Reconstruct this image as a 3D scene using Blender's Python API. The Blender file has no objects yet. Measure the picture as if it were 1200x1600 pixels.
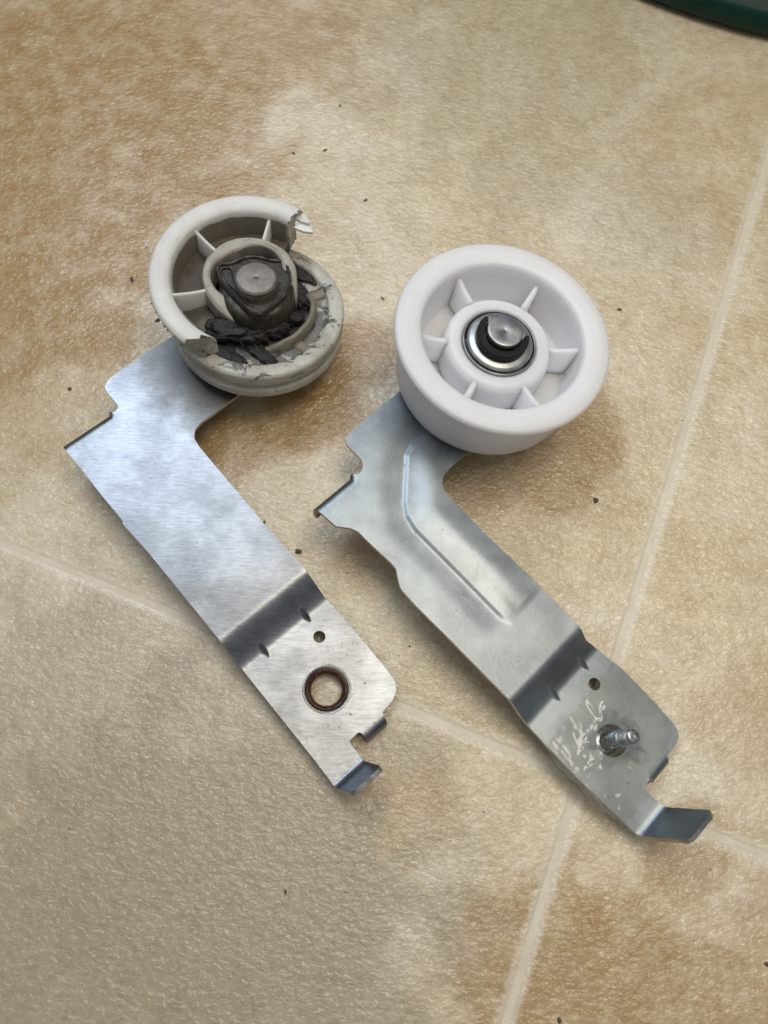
import bpy, bmesh, math, random
import numpy as np
from mathutils import Vector, Matrix, noise
from mathutils.geometry import delaunay_2d_cdt
random.seed(7)
S = bpy.context.scene
COL = S.collection
MM = 0.001
# ------------------------------------------------------------------ camera
FPX, TILT, CAM_H = 1202.0, math.radians(18), 253.0        # focal length in photo pixels, tilt from straight down, height in mm
cam_d = bpy.data.cameras.new("camera")
cam = bpy.data.objects.new("camera", cam_d); COL.objects.link(cam)
cam.location = (0, 0, CAM_H*MM); cam.rotation_euler = (TILT, 0, 0)
cam_d.sensor_fit = 'VERTICAL'; cam_d.sensor_height = 36.0; cam_d.lens = 36.0*FPX/1600.0
cam_d.clip_start = 0.01; cam_d.clip_end = 20
cam_d.dof.use_dof = True; cam_d.dof.focus_distance = 0.258; cam_d.dof.aperture_fstop = 11.0
S.camera = cam
# ------------------------------------------------------------------ light of the room
W = bpy.data.worlds.new("World"); S.world = W; W.use_nodes = True
_w = W.node_tree; _bg = _w.nodes["Background"]        # a room: pale ceiling overhead, darker walls and furniture lower down
_tc = _w.nodes.new('ShaderNodeTexCoord'); _sx = _w.nodes.new('ShaderNodeSeparateXYZ'); _rp = _w.nodes.new('ShaderNodeValToRGB')
_w.links.new(_tc.outputs['Generated'], _sx.inputs[0]); _w.links.new(_sx.outputs[2], _rp.inputs[0]); _w.links.new(_rp.outputs[0], _bg.inputs[0])
_rp.color_ramp.interpolation = 'LINEAR'
_rp.color_ramp.elements[0].position = 0.05; _rp.color_ramp.elements[0].color = (.075,.075,.078,1)
_rp.color_ramp.elements[1].position = 0.85; _rp.color_ramp.elements[1].color = (.92,.94,.97,1)
_bg.inputs[1].default_value = 0.42
def area(name, direction, dist, size, power, color, size_y=None):
    d = bpy.data.lights.new(name, 'AREA'); d.energy = power; d.color = color
    d.shape = 'RECTANGLE'; d.size = size; d.size_y = size_y or size
    o = bpy.data.objects.new(name, d); COL.objects.link(o)
    v = Vector(direction).normalized(); tgt = Vector((0, 0.08, 0))
    o.location = tgt + v*dist; o.rotation_euler = v.to_track_quat('Z', 'Y').to_euler()
    return o
area("window_light", (-0.20, 0.50, 0.90), 0.88, 0.42, 2.85, (0.77, 0.88, 1.0), 0.32)
area("ceiling_light", (0.26, 0.10, 1.0), 0.92, 0.40, 3.35, (1.0, 0.89, 0.70))
S.view_settings.view_transform = 'Standard'; S.view_settings.look = 'None'
S.view_settings.exposure = 0.0; S.view_settings.gamma = 1
S.render.engine = 'CYCLES'

# ------------------------------------------------------------------ frames: where each thing lies
Rx = np.array([[1,0,0],[0,math.cos(TILT),-math.sin(TILT)],[0,math.sin(TILT),math.cos(TILT)]])
CAMP = np.array([0,0,CAM_H])
def unit(v): v = np.array(v, float); return v/np.linalg.norm(v)
def ray(p): return Rx@np.array([(p[0]-600)/FPX, -(p[1]-800)/FPX, -1.0])
def floor(p, h=0.0): r = ray(p); return CAMP+r*((h-CAM_H)/r[2])
class Frame:
    """right-handed frame u (towards the foot), v (to the right), n (up out of the plate), in mm"""
    def __init__(s, n, u, O): s.n = unit(n); u = np.array(u, float); s.u = unit(u-s.n*(u@s.n)); s.v = np.cross(s.n, s.u); s.O = np.array(O, float)
    def loc(s, p, w=0.0):
        r = ray(p); d = s.n@s.O+w; X = CAMP+r*((d-s.n@CAMP)/(s.n@r))-s.O
        return float(X@s.u), float(X@s.v)
    def mat(s):
        return Matrix(((s.u[0],s.v[0],s.n[0],s.O[0]*MM),(s.u[1],s.v[1],s.n[1],s.O[1]*MM),(s.u[2],s.v[2],s.n[2],s.O[2]*MM),(0,0,0,1)))
def plate_frame(n, a, b, foot, fh, step, spx, sw):
    n = unit(n); X = floor(foot, fh); off = n@X+step
    r = ray(spx); A = CAMP+r*((off+sw-n@CAMP)/(n@r))
    return Frame(n, floor(b)-floor(a), A-n*sw)
FR = plate_frame((.13801926,.04767775,.98928), (704,1000), (807,1104), (1055,1140), 5, 6, (788.3,519.8), 27.8)
FL = plate_frame((.106,.024,.994), (229,860), (352.6,1011.7), (615,1065), 4.5, 6, (400,433), 27.5)
# the worn pulley leans: its shaft and lower half share one axis, the broken upper flange another
_top = FL.O+FL.n*27.5
nP = unit(FL.n+np.array([0,.115,0]))
FP = Frame(nP, FL.u, _top-nP*26.2)
_r = ray((389.6,427.5)); _c = CAMP+_r*((FL.n@FL.O+27.5-FL.n@CAMP)/(FL.n@_r))
FF = Frame(FL.n, FL.u, _c-FL.n*26.0)

# ------------------------------------------------------------------ object helpers
def tag(o, label=None, cat=None, group=None, kind=None):
    for k, v in (('label',label),('category',cat),('group',group),('kind',kind)):
        if v: o[k] = v
    return o
def empty(name, frame, **k):
    o = bpy.data.objects.new(name, None); COL.objects.link(o); o.empty_display_size = 0.01
    o.matrix_world = frame.mat() if frame else Matrix(); tag(o, **k); return o
def link(name, me, m, parent=None, rel=None):
    o = bpy.data.objects.new(name, me); COL.objects.link(o)
    if m and not me.materials: me.materials.append(m)
    if parent: o.parent = parent
    if rel is not None: o.matrix_local = rel
    return o
def mesh(name, V, F, smooth=True, ang=35):
    me = bpy.data.meshes.new(name); me.from_pydata([tuple(c*MM for c in v) for v in V], [], F); me.update()
    bm = bmesh.new(); bm.from_mesh(me); bmesh.ops.recalc_face_normals(bm, faces=bm.faces); bm.to_mesh(me); bm.free()
    if smooth:
        me.polygons.foreach_set('use_smooth', [True]*len(me.polygons)); me.set_sharp_from_angle(angle=math.radians(ang))
    return me
def rel_to(fr, parent_fr): return parent_fr.mat().inverted()@fr.mat()
def lathe(prof, seg=128, a0=0.0, a1=None, fn=None, closed=True, cx=0, cy=0):
    """closed profile [(r,h)] swept round; fn(a,i,r,h)->(r,h)"""
    full = a1 is None; n = seg; a1 = a0+2*math.pi if full else a1
    V = []; F = []; m = len(prof); cols = n if full else n+1
    for i in range(cols):
        a = a0+(a1-a0)*i/n
        for j,(r,h) in enumerate(prof):
            if fn: r,h,aa = fn(a,j,r,h)
            else: aa = a
            V.append((cx+r*math.cos(aa), cy+r*math.sin(aa), h))
    jm = m if closed else m-1
    for i in range(n):
        i2 = (i+1)%cols
        for j in range(jm):
            j2 = (j+1)%m
            F.append((i*m+j, i2*m+j, i2*m+j2, i*m+j2))
    if not full and closed:
        F.append(tuple(range(m))); F.append(tuple(n*m+j for j in reversed(range(m))))
    return V, F
def round_profile(P, r=0.4, steps=3):
    out = []; n = len(P)
    for i in range(n):
        p = np.array(P[i], float); a = np.array(P[i-1], float); b = np.array(P[(i+1)%n], float)
        da, db = np.linalg.norm(a-p), np.linalg.norm(b-p); k = min(r, da*.4, db*.4)
        s = p+(a-p)/da*k; e = p+(b-p)/db*k
        for t in range(steps+1):
            t /= steps; out.append(tuple((1-t)**2*s+2*t*(1-t)*p+t*t*e))
    return out
def prism(poly, z0, z1, bev=0.15):
    """extruded polygon with a small chamfer; poly CCW (mm)"""
    n = len(poly); V = []; F = []
    P = [np.array(p, float) for p in poly]
    def inset(d):
        out = []
        for i in range(n):
            a, p, b = P[i-1], P[i], P[(i+1)%n]
            t = unit(b-a); out.append(p+np.array([-t[1], t[0]])*d)
        return out
    I = inset(bev)
    for ring, z in ((I, z0), (P, z0+bev), (P, z1-bev), (I, z1)):
        V += [(p[0], p[1], z) for p in ring]
    for k in range(3):
        for i in range(n):
            j = (i+1)%n; F.append((k*n+i, k*n+j, (k+1)*n+j, (k+1)*n+i))
    F.append(tuple(range(3*n, 4*n))); F.append(tuple(reversed(range(n))))
    return V, F
def fbm(p, f, o=3):
    return noise.fractal(Vector(p)*f, 1.0, 2.0, o)

# ------------------------------------------------------------------ materials
def mat(name):
    m = bpy.data.materials.new(name); m.use_nodes = True
    return m, m.node_tree, m.node_tree.nodes['Principled BSDF']
class NT:
    def __init__(s, nt): s.nt = nt
    def n(s, t, **k):
        x = s.nt.nodes.new(t)
        for a, v in k.items():
            if hasattr(x, a): setattr(x, a, v)
        return x
    def l(s, a, b): s.nt.links.new(a, b)
    def set(s, sock, v):
        if isinstance(v, bpy.types.NodeSocket): s.l(v, sock)
        else: sock.default_value = v
    def noise(s, vec, scale, detail=4, rough=.55, dist=0.0):
        x = s.n('ShaderNodeTexNoise'); s.l(vec, x.inputs['Vector']); x.inputs['Scale'].default_value = scale
        x.inputs['Detail'].default_value = detail; x.inputs['Roughness'].default_value = rough; x.inputs['Distortion'].default_value = dist
        return x.outputs['Fac']
    def ramp(s, fac, a, b, ca=(0,0,0,1), cb=(1,1,1,1), interp='EASE'):
        x = s.n('ShaderNodeValToRGB'); x.color_ramp.interpolation = interp
        x.color_ramp.elements[0].position = a; x.color_ramp.elements[0].color = ca
        x.color_ramp.elements[1].position = b; x.color_ramp.elements[1].color = cb
        s.l(fac, x.inputs[0]); return x.outputs[0]
    def math(s, op, a, b=None, c=None, clamp=False):
        x = s.n('ShaderNodeMath'); x.operation = op; x.use_clamp = clamp
        s.set(x.inputs[0], a)
        if b is not None: s.set(x.inputs[1], b)
        if c is not None: s.set(x.inputs[2], c)
        return x.outputs[0]
    def mix(s, f, a, b, mode='MIX'):
        x = s.n('ShaderNodeMix'); x.data_type = 'RGBA'; x.blend_type = mode
        s.set(x.inputs[0], f); s.set(x.inputs[6], a); s.set(x.inputs[7], b); return x.outputs[2]
    def mapping(s, vec, loc=(0,0,0), rot=(0,0,0), scale=(1,1,1)):
        x = s.n('ShaderNodeMapping'); s.l(vec, x.inputs[0]); x.inputs[1].default_value = loc; x.inputs[2].default_value = rot; x.inputs[3].default_value = scale
        return x.outputs[0]
    def bump(s, h, dist, strength=1.0, normal=None):
        x = s.n('ShaderNodeBump'); s.l(h, x.inputs['Height']); x.inputs['Distance'].default_value = dist; x.inputs['Strength'].default_value = strength
        if normal: s.l(normal, x.inputs['Normal'])
        return x.outputs[0]
def rgba(r, g, b): return (r, g, b, 1)

TS, JW = 457.0, 2.0
def floor_material():
    m, nt, P = mat('printed_vinyl'); N = NT(nt)
    pos = N.n('ShaderNodeNewGeometry').outputs['Position']
    # soft cloudy print: beige with warm brown drifts and paler clouds
    big = N.noise(pos, 16, 5, .6, .6)
    med = N.noise(pos, 55, 6, .62, .4)
    fine = N.noise(pos, 260, 5, .65)
    vfine = N.noise(pos, 900, 3, .6)
    wob = N.noise(pos, 38, 5, .62, .3)
    col = N.mix(N.ramp(med, .28, .74), rgba(.51,.41,.25), rgba(.65,.55,.38))
    col = N.mix(N.ramp(big, .42, .70), col, rgba(.69,.605,.465))
    drift = N.noise(N.mapping(pos, loc=(3,1,0)), 30, 7, .68, .8)
    col = N.mix(N.math('MULTIPLY', N.ramp(drift, .52, .70), .5), col, rgba(.49,.37,.205))
    # brown print areas, plus painted warm pulley shadows: centre (world mm), radii, strength
    blobs = [((130,170),98,1.0),((40,400),72,1.0),((330,60),75,.7),((270,320),60,.75),((150,20),110,.7),((520,40),60,.25),((60,640),35,.35),
             ((500,640),24,.95),((370,700),20,.85),((545,560),20,.8),  # warm shadow below and right of the worn pulley, painted as brown
             ((900,660),25,.8),((850,735),20,.75),((760,760),20,.6),((600,1260),20,.5),((585,1160),9,.5),((1070,1330),20,.6),((560,880),15,.3),((520,850),16,.35),  # starts with the white pulley's warm shadow, painted as brown; then print
             ((900,1560),46,.9),((1190,1500),26,.45),((1040,1620),42,.8),((630,1260),22,.6),((1150,1130),20,.4),((330,1590),22,.3)]
    total = None
    for (px, rad, st) in blobs:
        c = floor(px)*MM
        d = N.n('ShaderNodeVectorMath'); d.operation = 'DISTANCE'; N.l(pos, d.inputs[0]); d.inputs[1].default_value = tuple(c)
        x = N.math('DIVIDE', d.outputs['Value'], rad*MM)
        x = N.math('ADD', x, N.math('MULTIPLY', N.math('SUBTRACT', wob, .5), 1.7))
        x = N.ramp(x, .55, 1.0, rgba(st,st,st), rgba(0,0,0))
        total = x if total is None else N.math('MAXIMUM', total, x)
    grainy = N.math('MULTIPLY', total, N.ramp(N.noise(pos, 90, 8, .72, .3), .30, .62, rgba(.45,.45,.45), rgba(1,1,1)))
    col = N.mix(grainy, col, rgba(.345,.20,.06))
    # olive grey drift; lower-left patches put the dimmer light there into the colour
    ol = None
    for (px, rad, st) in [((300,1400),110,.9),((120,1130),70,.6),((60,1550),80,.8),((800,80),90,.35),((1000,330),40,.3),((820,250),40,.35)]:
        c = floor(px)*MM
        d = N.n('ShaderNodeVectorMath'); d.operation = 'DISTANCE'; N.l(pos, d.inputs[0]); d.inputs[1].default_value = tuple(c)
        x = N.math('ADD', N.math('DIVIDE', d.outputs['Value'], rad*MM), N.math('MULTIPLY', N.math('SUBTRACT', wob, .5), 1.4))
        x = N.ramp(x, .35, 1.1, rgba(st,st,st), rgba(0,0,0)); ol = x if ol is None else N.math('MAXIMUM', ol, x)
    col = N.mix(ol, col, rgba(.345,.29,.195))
    sp = N.ramp(fine, .34, .60, rgba(.84,.79,.70), rgba(1.05,1.05,1.05))
    col = N.mix(.6, col, sp, 'MULTIPLY')
    sp2 = N.ramp(vfine, .3, .62, rgba(.84,.81,.76), rgba(1.05,1.05,1.05))
    col = N.mix(.6, col, sp2, 'MULTIPLY')
    # the print pales towards the joint
    oc = N.n('ShaderNodeTexCoord').outputs['Object']; sx = N.n('ShaderNodeSeparateXYZ'); N.l(oc, sx.inputs[0])
    e = N.math('MAXIMUM', N.math('ABSOLUTE', sx.outputs[0]), N.math('ABSOLUTE', sx.outputs[1]))
    e = N.math('SUBTRACT', (TS-JW)/2*MM, e); e = N.math('ADD', e, N.math('MULTIPLY', N.math('SUBTRACT', N.noise(pos, 330, 4, .6), .5), .0034))
    jo = N.ramp(N.math('MULTIPLY', e, 330), .2, 1.0, rgba(.78,.78,.78), rgba(0,0,0))
    col = N.mix(jo, col, rgba(.68,.60,.475))
    N.l(col, P.inputs['Base Color'])
    # embossed wrinkled relief
    wr = N.mapping(pos, rot=(0,0,math.radians(-25)), scale=(1,1.6,1))
    h1 = N.noise(wr, 360, 4, .6, .9)
    h1 = N.math('MULTIPLY', h1, N.ramp(N.noise(pos, 70, 3, .6), .3, .7, rgba(.45,.45,.45), rgba(1.3,1.3,1.3)))
    h2 = N.noise(pos, 1100, 2, .5)
    h3 = N.noise(pos, 120, 2, .5)
    h = N.math('ADD', N.math('MULTIPLY', h1, 1.0), N.math('ADD', N.math('MULTIPLY', h2, .16), N.math('MULTIPLY', h3, .8)))
    N.l(N.bump(h, .0006, .6), P.inputs['Normal'])
    hc_ = N.math('ADD', N.noise(N.mapping(pos, rot=(0,0,.5), scale=(1,1.5,1)), 400, 2, .5, .3), N.math('MULTIPLY', h, .3))
    N.l(N.bump(hc_, .00085, 1.0), P.inputs['Coat Normal']); P.inputs['Coat Weight'].default_value = 1.0; P.inputs['Coat Roughness'].default_value = .15; P.inputs['Coat IOR'].default_value = 1.5
    N.l(N.ramp(fine, .3, .7, rgba(.38,.38,.38), rgba(.5,.5,.5)), P.inputs['Roughness'])
    P.inputs['IOR'].default_value = 1.52
    return m
def grout_material():
    m, nt, P = mat('pale_joint_print'); N = NT(nt)
    pos = N.n('ShaderNodeNewGeometry').outputs['Position']
    c = N.mix(N.ramp(N.noise(pos, 120, 5, .6), .35, .65), rgba(.62,.54,.42), rgba(.70,.62,.49))
    N.l(c, P.inputs['Base Color']); P.inputs['Roughness'].default_value = .45
    N.l(N.bump(N.noise(pos, 900, 3), .0002, .5), P.inputs['Normal']); return m

def zinc(name, base=(.50,.53,.56), rough=.36, grime=.3, brushed=False, dirty_top=False, blotch=.5):
    m, nt, P = mat(name); N = NT(nt)
    tc = N.n('ShaderNodeTexCoord').outputs['Object']
    cloud = N.noise(tc, 60, 6, .62, 0)
    fleck = N.noise(tc, 900, 3, .6)
    b0 = rgba(*[c*(.86-.2*grime) for c in base]); b1 = rgba(*[min(1,c*(1.10+.15*grime)) for c in base])
    col = N.mix(N.ramp(cloud, .35, .65), b0, b1)
    # spangle grains
    vo = N.n('ShaderNodeTexVoronoi'); N.l(tc, vo.inputs['Vector']); vo.inputs['Scale'].default_value = 260
    sep = N.n('ShaderNodeSeparateColor'); N.l(vo.outputs['Color'], sep.inputs[0])
    col = N.mix(.18, col, N.ramp(sep.outputs[0], 0, 1, rgba(.75,.75,.75), rgba(1.1,1.1,1.1)), 'MULTIPLY')
    if brushed:      # fine rolling grain, slanting across the arm
        br = N.noise(N.mapping(N.mapping(tc, rot=(0,0,math.radians(-49))), scale=(1,7,1)), 230, 6, .7)
        col = N.mix(.6, col, N.ramp(br, .30, .68, rgba(.66,.66,.67), rgba(1.14,1.14,1.14)), 'MULTIPLY')
    # dark streaky stains and pin marks
    st = N.noise(N.mapping(tc, scale=(2.4,.55,1)), 300, 7, .72, .6)
    dirt = N.math('MULTIPLY', N.ramp(st, .58, .78), grime)
    if dirty_top:
        sx = N.n('ShaderNodeSeparateXYZ'); N.l(tc, sx.inputs[0])
        d = N.n('ShaderNodeVectorMath'); d.operation = 'DISTANCE'; N.l(tc, d.inputs[0]); d.inputs[1].default_value = (0,-.004,0)
        near = N.math('ADD', d.outputs['Value'], N.math('MULTIPLY', N.math('SUBTRACT', N.noise(tc, 110, 6, .65), .5), .03))
        near = N.ramp(N.math('MULTIPLY', near, 20), .62, 1.0, rgba(.55,.55,.55), rgba(0,0,0))
        edge = N.math('ADD', sx.outputs[1], N.math('MULTIPLY', N.math('SUBTRACT', N.noise(tc, 90, 6, .7), .5), .03))
        e1 = N.ramp(N.math('MULTIPLY', edge, -20), 1.42, 1.62, rgba(0,0,0), rgba(.5,.5,.5)) if False else None
        dirt = N.math('MAXIMUM', dirt, near)
    pin = N.ramp(N.noise(tc, 420, 2, .5), .73, .77)
    dirt = N.math('MAXIMUM', dirt, N.math('MULTIPLY', pin, .55), clamp=True)
    col = N.mix(dirt, col, rgba(.13,.125,.12))
    N.l(col, P.inputs['Base Color'])
    P.inputs['Metallic'].default_value = .97
    r = N.math('ADD', rough-.06, N.math('MULTIPLY', cloud, .08+blotch*.1))
    r = N.math('ADD', r, N.math('MULTIPLY', dirt, .25))
    N.l(r, P.inputs['Roughness'])
    # scratches
    s1 = N.noise(N.mapping(N.mapping(tc, rot=(0,0,math.radians(35))), scale=(1,26,1)), 210, 2, .5)
    s2 = N.noise(N.mapping(N.mapping(tc, rot=(0,0,math.radians(-62))), scale=(1,30,1)), 160, 2, .5)
    sc = N.math('MAXIMUM', N.ramp(s1, .70, .76), N.ramp(s2, .71, .77))
    sc = N.math('MULTIPLY', sc, N.ramp(N.noise(tc, 45, 3, .6), .52, .62))
    hb = N.math('ADD', N.math('MULTIPLY', fleck, .5), N.math('MULTIPLY', sc, -.9))
    hb = N.math('ADD', hb, N.math('MULTIPLY', cloud, .18))
    if brushed:
        hb = N.math('ADD', hb, N.math('MULTIPLY', br, .7))
    N.l(N.bump(hb, .00006, .8), P.inputs['Normal'])
    return m
def steel(name, base, rough, metallic=1.0, aniso=0.0, bump=.00003, scale=1500):
    m, nt, P = mat(name); N = NT(nt)
    tc = N.n('ShaderNodeTexCoord').outputs['Object']
    c = N.noise(tc, 300, 5, .6)
    N.l(N.mix(N.ramp(c, .35, .7), rgba(*[x*.8 for x in base]), rgba(*[min(1,x*1.15) for x in base])), P.inputs['Base Color'])
    P.inputs['Metallic'].default_value = metallic
    N.l(N.math('ADD', rough-.05, N.math('MULTIPLY', c, .12)), P.inputs['Roughness'])
    if aniso:
        t = N.n('ShaderNodeTangent'); t.direction_type = 'RADIAL'; t.axis = 'Z'
        P.inputs['Anisotropic'].default_value = aniso; N.l(t.outputs[0], P.inputs['Tangent'])
        wv = N.n('ShaderNodeTexWave'); wv.wave_type = 'RINGS'; wv.rings_direction = 'Z'; N.l(tc, wv.inputs['Vector']); wv.inputs['Scale'].default_value = 700; wv.inputs['Distortion'].default_value = .4
        N.l(N.bump(wv.outputs['Fac'], .00002, .6), P.inputs['Normal'])
    else:
        N.l(N.bump(N.noise(tc, scale, 3), bump, .8), P.inputs['Normal'])
    return m
def nylon(name, base=(.80,.80,.82), sss=.35, rough=.33, dirt=0.0, smear=0):
    m, nt, P = mat(name); N = NT(nt)
    tc = N.n('ShaderNodeTexCoord').outputs['Object']
    c = N.noise(tc, 110, 4, .6)
    col = N.mix(N.ramp(c, .35, .7), rgba(*[x*.97 for x in base]), rgba(*base))
    if dirt > 0:
        film = N.ramp(N.noise(tc, 75, 6, .66, .5), .40, .66)
        col = N.mix(N.math('MULTIPLY', film, dirt*.75), col, rgba(.24,.20,.145))
        spots = N.ramp(N.noise(tc, 330, 6, .72, .8), .60, .68)
        col = N.mix(N.math('MULTIPLY', spots, min(1,dirt*1.3)), col, rgba(.035,.032,.03))
        if smear:
            sx = N.n('ShaderNodeSeparateXYZ'); N.l(tc, sx.inputs[0])
            r = N.math('SQRT', N.math('ADD', N.math('POWER', sx.outputs[0], 2.0), N.math('POWER', sx.outputs[1], 2.0)))
            n2 = N.noise(tc, 130, 7, .7, 1.2)
            k = N.math('ADD', N.math('MULTIPLY', r, 40), N.math('MULTIPLY', N.math('SUBTRACT', n2, .5), 2.2))
            top = N.ramp(N.math('MULTIPLY', sx.outputs[2], 50), .36, .52)
            k = N.math('MULTIPLY', N.math('MULTIPLY', N.ramp(k, .86, 1.34, rgba(1,1,1), rgba(0,0,0)), top), smear)
            col = N.mix(k, col, rgba(.045,.044,.042))
    else:
        spots = N.ramp(N.noise(tc, 260, 4, .6), .76, .79)
        col = N.mix(N.math('MULTIPLY', spots, .35), col, rgba(.2,.19,.17))
    N.l(col, P.inputs['Base Color'])
    P.inputs['Subsurface Weight'].default_value = sss
    P.inputs['Subsurface Radius'].default_value = (1.0,.95,.9); P.inputs['Subsurface Scale'].default_value = .009 if sss > .8 else .005
    N.l(N.math('ADD', rough, N.math('MULTIPLY', c, .18)), P.inputs['Roughness'])
    N.l(N.bump(N.noise(tc, 700, 3), .00006, .5), P.inputs['Normal'])
    return m
def plain(name, base, rough, bumpd=.0002, scale=600, metallic=0, spec=.5):
    m, nt, P = mat(name); N = NT(nt)
    tc = N.n('ShaderNodeTexCoord').outputs['Object']
    c = N.noise(tc, scale*.5, 5, .65)
    N.l(N.mix(N.ramp(c, .3, .7), rgba(*[x*.55 for x in base]), rgba(*[min(1,x*1.45) for x in base])), P.inputs['Base Color'])
    P.inputs['Roughness'].default_value = rough; P.inputs['Metallic'].default_value = metallic; P.inputs['Specular IOR Level'].default_value = spec
    N.l(N.bump(N.noise(tc, scale, 4, .65), bumpd, .9), P.inputs['Normal']); return m

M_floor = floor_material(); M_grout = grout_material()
M_zincL = zinc('worn_zinc_steel', (.255,.27,.295), .37, .45, brushed=True, dirty_top=True, blotch=.1)
M_zincR = zinc('new_zinc_steel', (.27,.30,.325), .42, .16, blotch=.2)
M_white = nylon('white_nylon', (.80,.80,.825), .95, .34)
M_flange = nylon('yellowed_nylon', (.70,.69,.67), .35, .40, .16)
M_dirty = nylon('grimy_nylon', (.20,.178,.142), .1, .45, .85)
M_hubd = nylon('scuffed_nylon', (.42,.40,.35), .1, .45, .6)
M_lip = steel('dark_lip_steel', (.26,.25,.25), .20)
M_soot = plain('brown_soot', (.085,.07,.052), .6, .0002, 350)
M_black = plain('greasy_black_web', (.03,.029,.028), .4, .0003, 500)
M_ring = nylon('stained_nylon', (.54,.53,.475), .15, .38, .62, .85)
M_shaftR = steel('turned_steel', (.44,.44,.45), .30, 1.0, .65)
M_washer = steel('polished_washer', (.46,.47,.47), .40)
M_sleeve = steel('grey_bearing_steel', (.30,.31,.32), .35)
M_clip = plain('black_clip_steel', (.004,.0043,.0047), .40, .00008, 900, 0, .35)
M_shaftL = steel('dull_steel', (.26,.235,.215), .52, .75)
M_bush = plain('grimy_brown_bushing', (.042,.036,.029), .38, .0003, 700, .25)
M_grease = plain('black_grease_and_lint', (.014,.013,.0125), .5, .0007, 800)
M_rust = plain('rusty_oily_steel', (.13,.05,.03), .12, .0006, 900, .8)
M_edge = steel('sheared_steel', (.52,.51,.49), .36, 1, 0, .0003, 700)
M_bolt = steel('bright_zinc', (.62,.66,.70), .22)
M_thread = steel('zinc_thread', (.42,.46,.49), .28)
M_crumb = plain('dark_crumb', (.10,.078,.056), .8, .0004, 900)
M_green = plain('dark_green_plastic', (.003,.036,.025), .42, .00003, 24, 0, .25)
def tape_material(nm, haze):
    m = bpy.data.materials.new(nm); m.use_nodes = True; nt = m.node_tree; nt.nodes.clear(); N = NT(nt)
    out = N.n('ShaderNodeOutputMaterial')
    tc = N.n('ShaderNodeTexCoord').outputs['Object']
    wr = N.noise(N.mapping(tc, rot=(0,0,.6), scale=(1,2.6,1)), 38, 3, .5, 1.0)
    b = N.bump(wr, .0018, .1)
    gl = N.n('ShaderNodeBsdfGlossy'); gl.inputs['Roughness'].default_value = .10; gl.inputs['Color'].default_value = (1,1,1,1); N.l(b, gl.inputs['Normal'])
    tr = N.n('ShaderNodeBsdfTransparent'); tr.inputs['Color'].default_value = (.95,.945,.92,1)
    df = N.n('ShaderNodeBsdfDiffuse'); df.inputs['Color'].default_value = (.62,.58,.50,1)
    fr = N.n('ShaderNodeFresnel'); fr.inputs['IOR'].default_value = 1.38; N.l(b, fr.inputs['Normal'])
    m1 = N.n('ShaderNodeMixShader'); m1.inputs[0].default_value = haze; N.l(tr.outputs[0], m1.inputs[1]); N.l(df.outputs[0], m1.inputs[2])
    m2 = N.n('ShaderNodeMixShader'); N.l(N.math('MINIMUM', N.math('MULTIPLY', fr.outputs[0], 2.0), .42), m2.inputs[0]); N.l(m1.outputs[0], m2.inputs[1]); N.l(gl.outputs[0], m2.inputs[2])
    N.l(m2.outputs[0], out.inputs[0]); return m
M_tape = tape_material('clear_tape', .03)
M_tape2 = tape_material('folded_clear_tape', .30)

# ------------------------------------------------------------------ floor: vinyl tiles with pale joints
X0 = floor((905,1218)); dA = unit(floor((1200,1337))-floor((0,845))); dB = np.array([-dA[1], dA[0], 0])
def tile_mesh():
    a = TS-JW; b = 1.1; n = 24
    def edge(t): return t
    V = []; F = []
    # rounded-over slab: top sheet plus bevel rings
    rings = [(a/2, -1.0), (a/2, -.34), (a/2-.5, -.17), (a/2-1.1, -.06), (a/2-1.8, 0.0)]
    for (h, z) in rings:
        for s in range(4):
            for k in range(n):
                t = -1+2*k/n
                x, y = [(t,-1),(1,t),(-t,1),(-1,-t)][s]
                w = .22*noise.noise(Vector((x*h*.12, y*h*.12, 3)))
                V.append((x*h+(w if abs(x)==1 else 0), y*h+(w if abs(y)==1 else 0), z))
    m = 4*n
    for r in range(len(rings)-1):
        for i in range(m):
            j = (i+1)%m; F.append((r*m+i, r*m+j, (r+1)*m+j, (r+1)*m+i))
    F.append(tuple((len(rings)-1)*m+i for i in range(m)))
    return mesh('tile', V, F, True, 60)
fl_me = mesh('floor', [(-2500,-2500,-.32),(2500,-2500,-.32),(2500,2500,-.32),(-2500,2500,-.32)], [(0,1,2,3)], False)
floor_o = tag(link('floor', fl_me, M_grout), kind='structure', label='beige mottled vinyl floor with pale joints between square tiles')
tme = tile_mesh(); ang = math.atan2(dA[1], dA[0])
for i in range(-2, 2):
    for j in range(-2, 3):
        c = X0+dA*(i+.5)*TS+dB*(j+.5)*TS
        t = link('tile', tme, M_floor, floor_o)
        t.matrix_local = Matrix.Translation((c[0]*MM, c[1]*MM, 0))@Matrix.Rotation(ang, 4, 'Z')

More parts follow.
